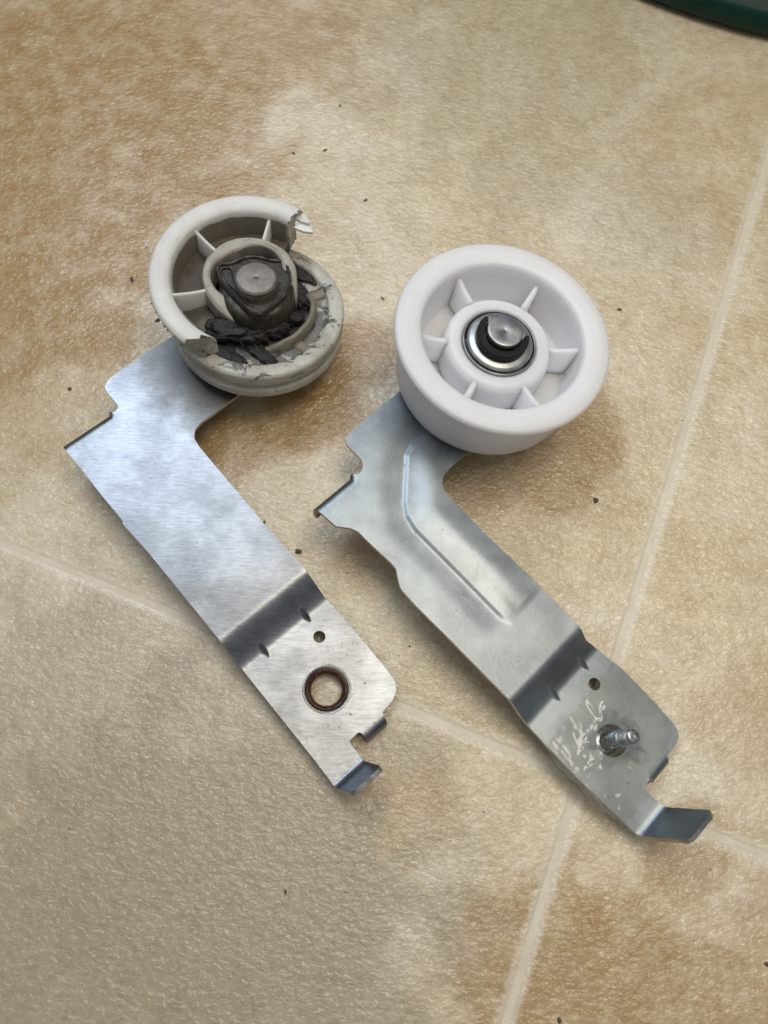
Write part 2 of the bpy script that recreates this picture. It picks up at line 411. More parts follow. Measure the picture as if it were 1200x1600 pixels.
# ------------------------------------------------------------------ sheet metal
def inside(P, x, y):
    px, py = P[:,0], P[:,1]; qx, qy = np.roll(px,-1), np.roll(py,-1)
    x = np.asarray(x)[:,None]; y = np.asarray(y)[:,None]
    with np.errstate(divide='ignore', invalid='ignore'):
        c = ((py>y)!=(qy>y))&(x<(qx-px)*(y-py)/(qy-py)+px)
    return c.sum(1)%2==1
def seg_dist(P, x, y, closed=True):
    A = P; B = np.roll(P,-1,0)
    if not closed: A, B = P[:-1], P[1:]
    best = np.full(len(x), 1e9)
    for a, b in zip(A, B):
        d = b-a; L = d@d+1e-12; t = np.clip(((x-a[0])*d[0]+(y-a[1])*d[1])/L, 0, 1)
        best = np.minimum(best, np.hypot(x-a[0]-t*d[0], y-a[1]-t*d[1]))
    return best
def smooth_outline(P, cut=.6, step=1.0):
    P = [np.array(p, float) for p in P]; n = len(P); Q = []
    for i in range(n):
        a, p, b = P[i-1], P[i], P[(i+1)%n]
        da, db = np.linalg.norm(a-p), np.linalg.norm(b-p)
        s = p+(a-p)/da*min(cut, .3*da); e = p+(b-p)/db*min(cut, .3*db)
        for t in (0,.5,1): Q.append((1-t)**2*s+2*t*(1-t)*p+t*t*e)
    R = []
    for i in range(len(Q)):
        a, b = Q[i], Q[(i+1)%len(Q)]; L = np.linalg.norm(b-a); k = max(1, int(L/step))
        for t in range(k): R.append(a+(b-a)*t/k)
    out = [R[0]]
    for r in R[1:]:
        if np.linalg.norm(r-out[-1]) > .18: out.append(r)
    return np.array(out)
def sheet(name, outline, holes, zfun, mp, step_rng, fine=None, thick=1.5, g=1.0, dart_pts=()):
    O = smooth_outline(outline)
    Hs = [np.array([(c[0]+r*math.cos(a), c[1]+r*math.sin(a)) for a in np.linspace(0, 2*math.pi, 40, endpoint=False)]) for c, r in holes]
    us = []; u = O[:,0].min()
    while u < O[:,0].max():
        us.append(u); d = g
        for (a, b, gg) in step_rng:
            if a <= u <= b: d = min(d, gg)
        u += d
    G = []
    for u in us:
        vs = np.arange(O[:,1].min(), O[:,1].max(), g)
        G += [(u, v) for v in vs]
    G = np.array(G)
    if fine is not None:   # extra points near a pressed line
        A = []
        for a, b in zip(fine[:-1], fine[1:]):
            d = b-a; L = np.linalg.norm(d); nn = np.array([-d[1], d[0]])/L
            for t in np.arange(0, L, .8):
                for off in (-1.2,-.8,-.4,0,.4,.8,1.2,1.6,2.0,2.5): A.append(a+d*t/L+nn*off)
        A = np.array(A); dd = seg_dist(fine, G[:,0], G[:,1], False); G = np.concatenate([G[dd>2.7], A])
    for (du, dv) in dart_pts:
        G = np.concatenate([G, [(du+a, dv+b) for a in np.arange(-4, 3.2, .45) for b in np.arange(-3.6, 3.7, .45)]])
    k = inside(O, G[:,0], G[:,1])&(seg_dist(O, G[:,0], G[:,1])>.45)
    for h in Hs: k &= ~inside(h, G[:,0], G[:,1])&(seg_dist(h, G[:,0], G[:,1])>.4)
    G = G[k]
    pts = [Vector(p) for p in O]; ed = [(i,(i+1)%len(O)) for i in range(len(O))]
    for h in Hs:
        b = len(pts); pts += [Vector(p) for p in h]; ed += [(b+i, b+(i+1)%len(h)) for i in range(len(h))]
    pts += [Vector(p) for p in G]
    vo, eo, fo = delaunay_2d_cdt(pts, ed, [], 0, 1e-4)[:3]
    vo = np.array([(p.x, p.y) for p in vo]); C = np.array([vo[list(f)].mean(0) for f in fo])
    ok = inside(O, C[:,0], C[:,1])
    for h in Hs: ok &= ~inside(h, C[:,0], C[:,1])
    fo = [f for f, q in zip(fo, ok) if q]
    used = sorted({i for f in fo for i in f}); idx = {o:i for i, o in enumerate(used)}; vo = vo[used]
    F = [tuple(idx[i] for i in f) for f in fo]
    z = zfun(vo[:,0], vo[:,1]); V = mp(vo[:,0], vo[:,1], z)
    V = np.array(V); F = np.array(F); nv = len(V)
    e1 = V[F[:,1]]-V[F[:,0]]; e2 = V[F[:,2]]-V[F[:,0]]; fn = np.cross(e1, e2)
    if fn[:,2].sum() < 0: F = F[:,::-1]; fn = -fn
    N = np.zeros_like(V)
    for k in range(3): np.add.at(N, F[:,k], fn)
    N /= np.linalg.norm(N, axis=1)[:,None]+1e-12
    B = V-N*thick
    dire = {}
    for f in F:
        for k in range(3): dire[(f[k], f[(k+1)%3])] = 1
    rim = [(a, b) for (a, b) in dire if (b, a) not in dire]
    faces = [tuple(int(i) for i in f) for f in F]+[tuple(int(i)+nv for i in f[::-1]) for f in F]+[(int(b), int(a), int(a)+nv, int(b)+nv) for a, b in rim]
    me = bpy.data.meshes.new(name); me.from_pydata([tuple(x*MM for x in p) for p in np.concatenate([V, B])], [], faces); me.update()
    me.polygons.foreach_set('use_smooth', [True]*len(me.polygons)); me.set_sharp_from_angle(angle=math.radians(55))
    me.polygons.foreach_set('material_index', [0]*(2*len(F))+[1]*len(rim))
    return me, thick
def finish_sheet(o, thick):
    b = o.modifiers.new('edge', 'BEVEL'); b.width = .16*MM; b.segments = 2; b.limit_method = 'ANGLE'; b.angle_limit = math.radians(50); b.harden_normals = True
def sm(x): x = np.clip(x, 0, 1); return x*x*(3-2*x)
def step_z(u, v, u0, u1, drop, darts, dart_h=1.7):
    z = -drop*sm((u-u0)/(u1-u0))
    for (du, dv, w) in darts:
        # gusset pressed across the inner bend: ridge from the slope out to the foot
        ridge = -drop+dart_h*np.clip(1-(u-(u1-3.6))/5.4, 0, 1.0)
        t = ridge-(np.abs(v-dv)/w)*dart_h*1.0
        z = np.where((u > u1-4.4)&(u < u1+1.9), np.maximum(z, t), z)
    return z
def bend(us, z, d, r, down=True, maxang=math.pi/2):
    """flat distance d past the bend start -> (advance, height) """
    s = -1 if down else 1
    arc = r*maxang; th = np.clip(d/r, 0, maxang); rest = np.clip(d-arc, 0, None)
    adv = r*np.sin(th)+rest*math.cos(maxang); hh = s*(r*(1-np.cos(th))+rest*math.sin(maxang))
    return adv, hh

def make_bracket(name, root, fr, kind, material):
    L = kind == 'worn'
    if L:
        vl, vr, vm = -79.3, -45.0, -60.4
        uA, legA = -0.6, 4.0                        # bend start of the side lip (it turns down)
        uB, vB0, vB1, legB = 130.4, -63.6, -55.3, 2.0
        uC, vC0, vC1, upC, outC, skC = 135.4, -80.0, -68.6, 8.6, 3.2, 2.6
        darts = [(0,-53.6,2.0),(0,-70.5,2.0)]
        extA = 3*math.pi/2+legA-3
        out = [(16.5,-6),(16.5,4),(12,12),(4,16.5),(-5,16),(-12,11),(-15,4),(-15,-8),(-14.7,-30),(-15,-39.5),(-14.6,-47.3),(-14.1,-53.6),(-12.6,-56.2),(-11.2,-56.8),(-7.4,-56.9),(-4.3,-56.8),
               (-3.0,-57.6),(-2.7,-59.6),(-3.2,-60.3),
               (uA-3-extA,-61.0),(uA-3-extA,-79.0),(uA,vl),(9,-79.2),(20,-79.4),(30.6,-79.3),(31.3,-79.9),(36,-79.7),(44,-79.3),(60,-79.3),(84,-79.3),(91,-79.3),(108,-79.5),(126,-79.6),(135,-79.9),
               (138,-80.2),(138+upC,-80.2),(139+upC,-78.8),(139.4+upC,-70.2),(138.4+upC,-68.8),(138,-68.6),(130.0,-68.3),(129.4,-67.8),(129.3,-64.4),(129.9,-63.7),
               (uB+3*1.57+legB,-63.4),(uB+3*1.57+legB,-55.6),(130.6,-55.2),(129.6,-54.4),(129.3,-51.5),(128.9,-49.4),(127.5,-46.8),(125,-45.2),(120,-44.9),(111,-44.7),(97,-44.7),(91,-45),(84,-45),(77,-44.9),(62,-45.4),(52,-45.3),(33,-45.2),
               (24.5,-45.1),(21.2,-44.5),(18.9,-42.4),(18,-39),(18,-35.3),(17.6,-27)]
        holes = [((98.8,-54.5),1.95),((112.9,-63.2),7.0)]
        fine = None; u0, u1, drop = 79.6, 92.0, 6.0
    else:
        vl, vr, vm = -73.5, -40.5, -59.6
        uA, legA = 0.4, 4.0
        uB, vB0, vB1, legB = 126.6, -55.9, -48.1, 3.0
        uC, vC0, vC1, upC, outC, skC = 134.0, -71.6, -60.1, 13.0, 4.6, 5.0
        darts = [(0,-46.2,2.3),(0,-60.2,2.3)]
        extA = 3*math.pi/2+legA-3
        out = [(16.5,-6),(16.5,4),(12,12),(4,16.5),(-5,16),(-12,11),(-15,4),(-15,-8),(-14.6,-26),(-14.7,-35.5),(-14.5,-48),(-13.8,-51.9),(-12.2,-53.2),(-10,-53.4),(-6.9,-53.3),(-4.4,-53.5),(-3.0,-54.3),(-1.7,-55.9),(-1.7,-57.4),(-2.3,-58.6),
               (-2.6,-59.4),(uA-3-extA,-60.2),(uA-3-extA,-76.4),(uA,-75.8),(6.8,-75.2),(10.2,-72.2),(12.6,-71.2),(19.6,-71.0),(26.8,-70.5),(29.2,-70.6),(32.6,-72.9),(35.0,-74.1),(42,-74.3),(56,-73.9),(77,-73.5),(84,-73.4),(90,-72.9),(99,-73.2),(111,-73.3),(125.7,-72.3),(134,-71.8),
               (137,-71.6),(137+upC,-71.6),(138+upC,-70.2),(138.3+upC,-62),(137.3+upC,-60.3),(137,-60.1),(128.2,-60.1),(127.7,-59.6),(127.6,-56.4),(127.9,-55.9),
               (uB+3*1.57+legB,-55.7),(uB+3*1.57+legB,-48.3),(128.6,-48.2),(127.6,-47.4),(127.2,-46.3),(127.1,-42.8),(126.4,-40.4),(124.5,-38.9),(121.9,-38.3),(112,-37.9),(100,-37.7),(91,-38.9),(88.4,-39.6),(85.8,-40.9),(82,-40.5),(77,-40.2),(68,-40.2),(59.5,-40.4),(41.7,-41.1),(28,-40.8),
               (21.3,-40.7),(18.6,-39.3),(17,-36.8),(16.6,-32),(16.6,-26)]
        holes = [((97.2,-48.0),1.95),((112.0,-57.0),4.9)]
        fine = np.array([(1.6,-6),(1.6,-37),(3.0,-41.2),(14.5,-53.6),(18.6,-56.6),(24,-57.9),(64.5,-57.6)]); u0, u1, drop = 80.6, 91.2, 6.0
    def zf(u, v):
        z = step_z(u, v, u0, u1, drop, darts)
        if fine is not None:
            d = seg_dist(fine, u, v, False)
            reg = np.concatenate([fine, np.array([(64.5,-30),(40,0),(20,10),(1.6,10)])])
            ins = inside(reg, u, v); s = np.where(ins, d, -d)
            taper = 1-sm((u-61.0)/5.0)
            wfall = 7.5+4*np.exp(-((u-15)/14)**2)
            left = -.45*(1-sm(-s/8.0))
            right = -.45+.55*sm((s+.1)/1.9)+.95*sm((s-1.0)/10.0)
            right = right*(1-sm((s-8)/15.0))
            taper2 = 1-sm((u-48.0)/24.0)
            h = np.where(s < -.1, left*taper, right*np.where(s < 3, taper, taper+(taper2-taper)*sm((s-3)/4)))
            z = z+h*(v < -8)
        z = z+.12*np.array([noise.noise(Vector((a*.035, b*.045, 2 if L else 9))) for a, b in zip(u, v)])*2
        return z
    def mp(u, v, z):
        V = []
        for a, b, c in zip(u, v, z):
            x, y, w = a, b, c
            if a < uA and b < vm:
                adv, hh = bend(0, 0, uA-a, 3.0, True, math.radians(98)); x = uA-adv; w = c+hh
                if not L: y = b+.0
            elif a > uB and vB0-.35 <= b <= vB1+.25:
                adv, hh = bend(0, 0, a-uB, 3.0, True, math.radians(80)); x = uB+adv; w = c+hh
            elif a > uC and b < vC1+.6:
                d = a-uC; r = 2.2; tot = (upC+4)
                ang2 = math.atan2(upC, outC)
                adv, hh = bend(0, 0, d, r, False, ang2); x = uC+adv; w = c+hh; y = b+skC*max(0, d-.5)/tot
            V.append((x, y, w))
        return V
    rng = [(u0-1, u1+3, .5),(uA-6, uA+.5, .55),(uB-.2, uB+5.5, .5),(uC-.2, uC+4, .5)]
    me, th = sheet(name, out, holes, zf, mp, rng, fine, dart_pts=[(u1, d[1]) for d in darts])
    me.materials.append(material); me.materials.append(M_edge)
    o = link(name, me, material, root); finish_sheet(o, 1.5)
    return o, drop

# ================================================================== the new idler (right)
R = empty('idler_pulley_arm', FR, label='new idler arm with clean white pulley and taped bolt at its foot', cat='idler pulley')
br, drop = make_bracket('bracket', R, FR, 'new', M_zincR)
PB = 1.8                      # the pulley's underside above the plate
prof = [(29.2,0),(30.6,.9),(31.0,3.5),(31.2,12),(31.1,23.0),(31.5,23.5),(34.7,23.6),(35.0,24.0),(34.9,25.0),(34.3,25.7),(31.5,26.2),(28.6,26.0),(26.9,25.5),(26.3,24.6),(25.4,9.6),(24.7,8.7),(17,8.5),
        (17,6.6),(25,6.6),(27.2,5),(27.6,0)]
V, F = lathe(round_profile(prof, .38, 3), 180); V = [(x, y, z+PB) for x, y, z in V]
pul = link('pulley', mesh('pulley', V, F, True, 60), M_white, R)
hubp = [(18.0,6.5),(17.5,18.6),(16.2,20.2),(13.2,20.6),(12.3,20.0),(12.3,6),(16.8,6)]
V, F = lathe(round_profile(hubp, .6, 3), 96); V = [(x, y, z+PB) for x, y, z in V]
link('hub', mesh('hub', V, F, True, 60), M_white, pul)
def rib(u, v, r0, r1, a, zb, zt0, zt1, w=1.0):
    """web rib, thin tapered blade with rounded top, from radius r0 to r1 at angle a"""
    V = []; F = []; n = 9
    for i in range(n):
        t = i/(n-1); r = r0+(r1-r0)*t; zt = zt0+(zt1-zt0)*t-.5*math.sin(math.pi*t)
        for (y, z) in ((-w*.75,zb),(-w*.55,zt-.5),(-w*.3,zt-.08),(0,zt),(w*.3,zt-.08),(w*.55,zt-.5),(w*.75,zb)):
            V.append((u+r*math.cos(a)-y*math.sin(a), v+r*math.sin(a)+y*math.cos(a), z))
    for i in range(n-1):
        for j in range(7): F.append((i*7+j, i*7+(j+1)%7, (i+1)*7+(j+1)%7, (i+1)*7+j))
    F.append(tuple(range(7))); F.append(tuple((n-1)*7+j for j in reversed(range(7))))
    return V, F
hub_c = FR.loc((784,535), PB+20)
for (p) in ((718,436),(838,450),(903,547),(836,624),(733,612),(667,525)):
    u, v = FR.loc(p, PB+22)
    a = math.atan2(v, u)
    V, F = rib(0, 0, 16.9, 25.5, a, PB+8.2, PB+20.4, PB+22.4, 1.6)
    link('rib', mesh('rib', V, F, True, 50), M_white, pul)
V, F = lathe(round_profile([(11.5,8),(12.25,8),(12.25,20.3),(12.0,20.7),(11.6,20.7),(11.3,20.2)], .15, 2), 96); V = [(x, y, z+PB) for x, y, z in V]
link('bearing_sleeve', mesh('sleeve', V, F), M_sleeve, pul)
V, F = lathe(round_profile([(5.2,20.6),(8.8,20.4),(10.4,19.9),(10.9,20.3),(10.85,20.9),(10.2,21.5),(8.6,21.9),(5.2,22.0)], .3, 3), 96); V = [(x, y, z+PB) for x, y, z in V]
link('washer', mesh('washer', V, F), M_washer, R)
V, F = lathe(round_profile([(0.01,27.3),(5.45,27.28),(5.75,27.0),(5.75,24.7),(5.2,24.6),(5.2,24.0),(5.75,23.9),(5.75,-1),(0.01,-1)], .12, 2), 80, closed=False); V = [(x, y, z+PB) for x, y, z in V]
link('shaft', mesh('shaft', V, F), M_shaftR, R)
# E-shaped retaining clip, open towards the upper right
ea = FR.loc((767.5,491), PB+24); eb = FR.loc((826,513), PB+24)
mid = math.atan2(ea[1]+eb[1], ea[0]+eb[0]); half = math.radians(62)
poly = []; n = 46
for i in range(n+1):
    t = i/n; a = mid+half+(2*math.pi-2*half)*t
    poly.append((8.5*math.cos(a), 8.5*math.sin(a)))
for i in range(n+1):
    t = 1-i/n; a = mid+half+(2*math.pi-2*half)*t
    e = abs(t-.5)*2
    r = 5.45+.9*(1 if (abs(t-.5) < .055 or .23 < abs(t-.5) < .33) else 0)*0-.0
    r = 5.8+(1.7 if e > .965 else (.9 if e > .9 else 0))
    poly.append((r*math.cos(a), r*math.sin(a)))
V, F = prism(poly, PB+22.1, PB+25.0, .25)
link('retaining_clip', mesh('clip', V, F, True, 40), M_clip, R)

# ================================================================== the worn idler (left)
L = empty('idler_pulley_arm', FL, label='worn idler arm with broken yellowed pulley and open round hole at its foot', cat='idler pulley')
link_bracket, dropL = make_bracket('bracket', L, FL, 'worn', M_zincL)
link_bracket['label'] = 'scuffed grey steel bracket with grimy upper end'
# flared bushing in the big hole
hc = (112.9,-63.2)
def rimj(a, j, r, h):
    return r+.10*noise.noise(Vector((math.cos(a)*3, math.sin(a)*3, j))), h, a
V, F = lathe(round_profile([(7.7,.03),(7.7,.16),(7.3,.24),(6.9,-.2),(6.3,-.9),(5.6,-1.5),(5.6,-2.2),(6.6,-2.2),(7.2,-1.4)], .2, 2), 90, cx=hc[0], cy=hc[1])
V = [(x, y, z-dropL) for x, y, z in V]
bu = link('bushing', mesh('bushing', V, F), M_lip, L)
V, F = lathe(round_profile([(6.0,-1.12),(5.6,-1.42),(5.2,-1.9),(4.9,-2.6),(4.8,-4.2),(5.6,-4.2),(6.1,-2.6)], .2, 2), 90, cx=hc[0], cy=hc[1], fn=rimj)
V = [(x, y, z-dropL) for x, y, z in V]
bo = link('bore', mesh('bore', V, F), M_rust, bu)
bo['label'] = 'bore of the bushing, red brown with rust and oily glints'
relP = rel_to(FP, FL); relF = rel_to(FF, FL)
# lower half of the pulley, broken open on its lower right side
def brk(a, j, r, h): return r, h+(.25*noise.noise(Vector((math.cos(a)*6, math.sin(a)*6, 1))) if h > 9 else 0), a
prof = [(27.4,0),(28.8,.4),(29.3,1.6),(29.2,4.2),(28.2,4.9),(27.5,5.7),(28.4,6.6),(29.3,7.4),(29.4,11.4),(28.6,12.4),(26.4,12.7),(24.2,12.2),(23.7,10.6),(22.6,9.8),(16,9.6),(15.6,8.2),(25,8.2),(26.6,6)]
V, F = lathe(round_profile(prof, .7, 3), 160, fn=brk)
low = link('pulley', mesh('pulley', V, F, True, 60), M_ring, L, relP)
low['label'] = 'broken stained nylon pulley, upper flange torn away on its lower right'
# stubs of the torn ribs and a torn curl of the upper wall standing on the web
def fp_ang(p, w): u, v = FP.loc(p, w); return math.atan2(v, u), math.hypot(u, v)
for p in ((483,548),(500,458)):
    a, r = fp_ang(p, 11)
    V, F = rib(0, 0, 15.5, 24.8, a, 8, 10.6, 11.8, 3.2)
    link('rib_stub', mesh('stub', V, F, True, 50), M_dirty, low)
pa, _ = fp_ang((400,548), 11); a_end, _ = fp_ang((486,440), 14)
# inner curl
def curl(a, j, r, h):
    t = (a-c0)/(c1-c0); k = math.sin(math.pi*min(1, max(0, t)))**.6
    return r+2.5*t+.4*noise.noise(Vector((a*4, j, 0))), 9.0+(h-9.0)*k+.5*noise.noise(Vector((a*5, 2, 0))), a
c0 = pa; c1 = a_end
if c1 < c0: c1 += 2*math.pi
V, F = lathe(round_profile([(15.6,8),(18.2,8.6),(18.0,12.2),(17.4,13.6),(16.5,13.9),(15.8,13.2)], .6, 3), 60, c0, c1, curl)
link('torn_wall', mesh('torn_wall', V, F, True, 60), M_dirty, low)
# upper flange: the arc that is left
def ff_ang(p, w=26): u, v = FF.loc(p, w); return math.atan2(v, u)
aS = ff_ang((463,330)); aE = ff_ang((284,530))
# going from the upper right end over the top and the left side to the lower left end
if aE < aS: aE += 2*math.pi
SPAN = aE-aS
def jag(a, j, r, h):
    t = (a-aS)/SPAN; aa = a
    e0 = max(0, 1-t/.035); e1 = max(0, 1-(1-t)/.035)
    aa += e1*e1*.0+(.26*max(0, 32.2-r)/7.5*max(0, (t-.9)/.1))
    aa += e0*(.10*noise.noise(Vector((r*.7, h*.5, 4)))-.0)+e1*(.12*noise.noise(Vector((r*.6, h*.6, 8))))
    return r+.05*noise.noise(Vector((a*9, j*.3, 0))), h+.08*noise.noise(Vector((a*7, j*.4, 5))), aa
fprof = [(28.6,10.5),(29.2,12),(29.4,21.8),(30.4,22.6),(31.7,22.9),(32.2,23.7),(32.1,24.9),(31.2,25.8),(29.3,26.05),(27.2,25.8),(25.7,25.0),(25.0,23.4),(24.6,12),(24.2,10.5)]
V, F = lathe(round_profile(fprof, .7, 3), 120, aS, aE, jag)
me = mesh('flange', V, F, True, 60); me.materials.append(M_flange); me.materials.append(M_ring)
for p in me.polygons:
    if p.center.z < 22.4*MM: p.material_index = 1
upf = link('upper_flange', me, M_flange, L, relF)
upf['label'] = 'remaining arc of the pale upper flange with jagged broken ends'
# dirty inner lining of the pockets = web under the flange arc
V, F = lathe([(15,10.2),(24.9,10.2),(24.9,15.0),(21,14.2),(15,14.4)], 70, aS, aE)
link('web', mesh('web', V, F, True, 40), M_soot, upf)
V, F = lathe([(24.2,10),(24.45,21.8),(24.7,23.4),(24.9,23.4),(24.9,10)], 110, aS+.05, aE-.03, lambda a, j, r, h: (r, h+(.9*noise.noise(Vector((a*6, 0, 3))) if h > 22 else 0), a))
link('inner_wall', mesh('inner_wall', V, F, True, 40), M_dirty, upf)
V, F = lathe([(13,10.6),(18.2,10.2),(19.6,9.9),(19.6,9),(13,9)], 100, fn=lambda a, j, r, h: (r+(1.8*noise.noise(Vector((math.cos(a)*3, math.sin(a)*3, 1))) if r > 19 else 0), h+.5*noise.noise(Vector((math.cos(a)*r*.5, math.sin(a)*r*.5, 3))), a))
link('greasy_web', mesh('greasy_web', V, F, True, 60), M_black, low)
hubL = FF.loc((391,431), 22)
for p, w in (((305,360),1.1),((424,330),1.1),((271,460),1.1)):
    u, v = FF.loc(p, 24); a = math.atan2(v-hubL[1], u-hubL[0]); r1 = math.hypot(u-hubL[0], v-hubL[1])
    V, F = rib(hubL[0], hubL[1], 15.0, r1+1.0, a, 10.5, 21.6, 24.6, w)
    link('rib', mesh('rib', V, F, True, 50), M_flange, upf)
# hub: high and whole at the upper left, chewed down at the lower right
aw, _ = FF.loc((440,510), 20), 0; aW = math.atan2(aw[1]-hubL[1], aw[0]-hubL[0])
def hubf(a, j, r, h):
    d = abs((a-aW+math.pi)%(2*math.pi)-math.pi)
    worn = max(0.0, 1-d/1.75); worn = worn*worn*(3-2*worn)
    hh = h if h < 12 else h-(h-11)*.62*worn
    rr = r+(.35*noise.noise(Vector((math.cos(a)*3, math.sin(a)*3, j*.3))))
    if r < 13.4: rr += 1.1*math.cos(3*(a-aW))-.9*worn
    return rr, hh+.3*noise.noise(Vector((a*5, r, 0)))*worn*2, a
V, F = lathe(round_profile([(15.8,9.5),(15.6,21.4),(15.0,22.3),(13.0,22.6),(11.8,21.8),(11.5,12)], .6, 3), 120, fn=hubf, cx=hubL[0], cy=hubL[1])
link('hub', mesh('hub', V, F, True, 60), M_hubd, low, rel_to(FF, FP))
# grimy bushing floor with two bent bars, then the shaft
def bf(a, j, r, h): return r, h+.7*noise.noise(Vector((r*.3*math.cos(a), r*.3*math.sin(a), 2))), a
V, F = lathe([(5,19.0),(6.6,20.6),(9,21.2),(11.2,20.9),(12.2,19.8),(12.7,17.0),(13.0,10),(5,10)], 80, fn=bf)
wb = link('worn_bushing', mesh('worn_bushing', V, F, True, 60), M_bush, L, relP)
def loop_tube(pts, w, rad, hh, nm, mt, parent, jit=.12):
    """raised lip following a closed path of (u, v) points"""
    V = []; F = []; n = len(pts); P = [np.array(p) for p in pts]
    for i in range(n):
        t = unit(P[(i+1)%n]-P[i-1]); nn = np.array([-t[1], t[0]])
        for k, (y, z) in enumerate(((-1,-hh),(-.9,-.32),(-.45,0),(.45,0),(.9,-.32),(1,-hh))):
            q = P[i]+nn*y*rad*(1+.25*noise.noise(Vector((i*.3, k, 3)))); V.append((q[0], q[1], w+z+jit*noise.noise(Vector((i*.35, k*.7, 1)))*3))
    for i in range(n):
        for k in range(6): a, b = i*6, ((i+1)%n)*6; F.append((a+k, b+k, b+(k+1)%6, a+(k+1)%6))
    return link(nm, mesh(nm, V, F, True, 60), mt, parent)
def px_path(L_, w, k=5, cut=1.6):
    P = [np.array(FP.loc((300+a/6.667, 370+b/6.667), w)) for a, b in L_]; n = len(P); out = []
    for i in range(n):
        a, p, b = P[i-1], P[i], P[(i+1)%n]; da, db = np.linalg.norm(a-p), np.linalg.norm(b-p)
        s0 = p+(a-p)/da*min(cut, .45*da); e0 = p+(b-p)/db*min(cut, .45*db)
        for t in np.linspace(0, 1, k): out.append((1-t)**2*s0+2*t*(1-t)*p+t*t*e0)
    return out
tri = px_path([(262,300),(420,285),(560,215),(700,215),(820,255),(960,250),(1030,420),(960,620),(720,820),(600,790),(300,470)], 22.4)
if sum(tri[i-1][0]*tri[i][1]-tri[i][0]*tri[i-1][1] for i in range(len(tri))) < 0: tri = tri[::-1]
V, F = prism([tuple(p) for p in tri], 18.5, 22.3, .3)
rt = link('retainer_plate', mesh('retainer', V, F, True, 40), M_bush, wb)
rt['label'] = 'greasy three cornered retainer plate round the worn shaft'
loop_tube(tri, 23.1, .55, 2.2, 'raised_lip', M_bush, rt)
loop_tube(px_path([(300,345),(400,335),(425,420),(470,560),(560,650),(650,740),(560,700),(380,500)], 22.2, 4, .8), 22.8, .28, 1.4, 'inner_lip', M_bush, rt)
V, F = lathe(round_profile([(0.01,25.6),(.5,26.1),(1.2,26.25),(6.2,26.2),(6.95,25.5),(7.0,24.6),(6.6,24.2),(6.9,23.8),(6.9,-1),(0.01,-1)], .15, 2), 80, closed=False)
link('shaft', mesh('shaft', V, F), M_shaftL, L, relP)
# black grease and lint packed below the hub
def blob(name, px, w, rad, sy, h, ang0, mat_, parent, rel, seed=0, fr=FP, rough=.45):
    bm = bmesh.new(); bmesh.ops.create_icosphere(bm, subdivisions=4, radius=1)
    c = fr.loc(px, w)
    for vtx in bm.verts:
        p = vtx.co.copy(); k = 1+rough*fbm(p+Vector((seed, 0, 0)), 1.9, 6)
        x, y = p.x*rad*k, p.y*sy*k
        vtx.co = Vector((c[0]+x*math.cos(ang0)-y*math.sin(ang0), c[1]+x*math.sin(ang0)+y*math.cos(ang0), w+p.z*h*k))*MM
    me = bpy.data.meshes.new(name); bm.to_mesh(me); bm.free(); me.polygons.foreach_set('use_smooth', [True]*len(me.polygons))
    return link(name, me, mat_, parent, rel)
gr = blob('grease', (362,514), 13.5, 8.5, 4.6, 3.0, .9, M_grease, L, relP, 1, rough=.35)
for k, (p, w, a_, b_, h_) in enumerate((((395,522),13.2,6.0,3.2,2.6),((425,514),13.2,5.5,3.0,2.8),((449,494),13.0,5.0,2.8,2.4),((338,522),12.0,4.6,2.6,1.4),((463,468),12.6,5.0,2.2,2.2),((478,428),10.7,6.5,3.0,.7),((350,550),10.9,6.0,2.6,.5),((400,545),10.9,9.0,2.4,.6),((374,566),11.1,4.4,2.0,.6))):
    blob('lump', p, w, a_, b_, h_, .95-k*.13, M_grease, gr, Matrix(), 5+k*4, rough=.42)
def strands():
    V = []; F = []; rg = random.Random(5)
    spots = [(340,515),(365,505),(385,522),(415,520),(440,503),(458,480),(466,450),(470,420),(352,500),(398,508)]
    for k in range(90):
        c = spots[rg.randrange(len(spots))]; u, v = FP.loc((c[0]+rg.uniform(-16,16), c[1]+rg.uniform(-10,10)), 16)
        a = math.atan2(v, u)+math.pi/2+rg.uniform(-.5,.5); ln = rg.uniform(1.5,5.5); r = rg.uniform(.07,.19); w0 = rg.uniform(13.0,16.2); bend_ = rg.uniform(-.35,.35); n = 8
        p = np.array([u, v, w0]); base = len(V)
        for i in range(n+1):
            t = i/n; rr = r*(1-.8*abs(2*t-1)**3)
            nn = np.array([-math.sin(a), math.cos(a), 0])
            for q in range(5):
                al = q*2*math.pi/5; o = p+nn*rr*math.cos(al)+np.array([0,0,1])*rr*math.sin(al); V.append(tuple(o))
            p = p+np.array([math.cos(a), math.sin(a), .35*math.sin(k+t*5)])*ln/n; a += bend_/n*3+rg.uniform(-.22,.22)
        for i in range(n):
            for q in range(5): F.append((base+i*5+q, base+i*5+(q+1)%5, base+(i+1)*5+(q+1)%5, base+(i+1)*5+q))
    o = link('stringy_residue', mesh('strands', V, F, True, 60), M_grease, L, relP); o['kind'] = 'stuff'
strands()
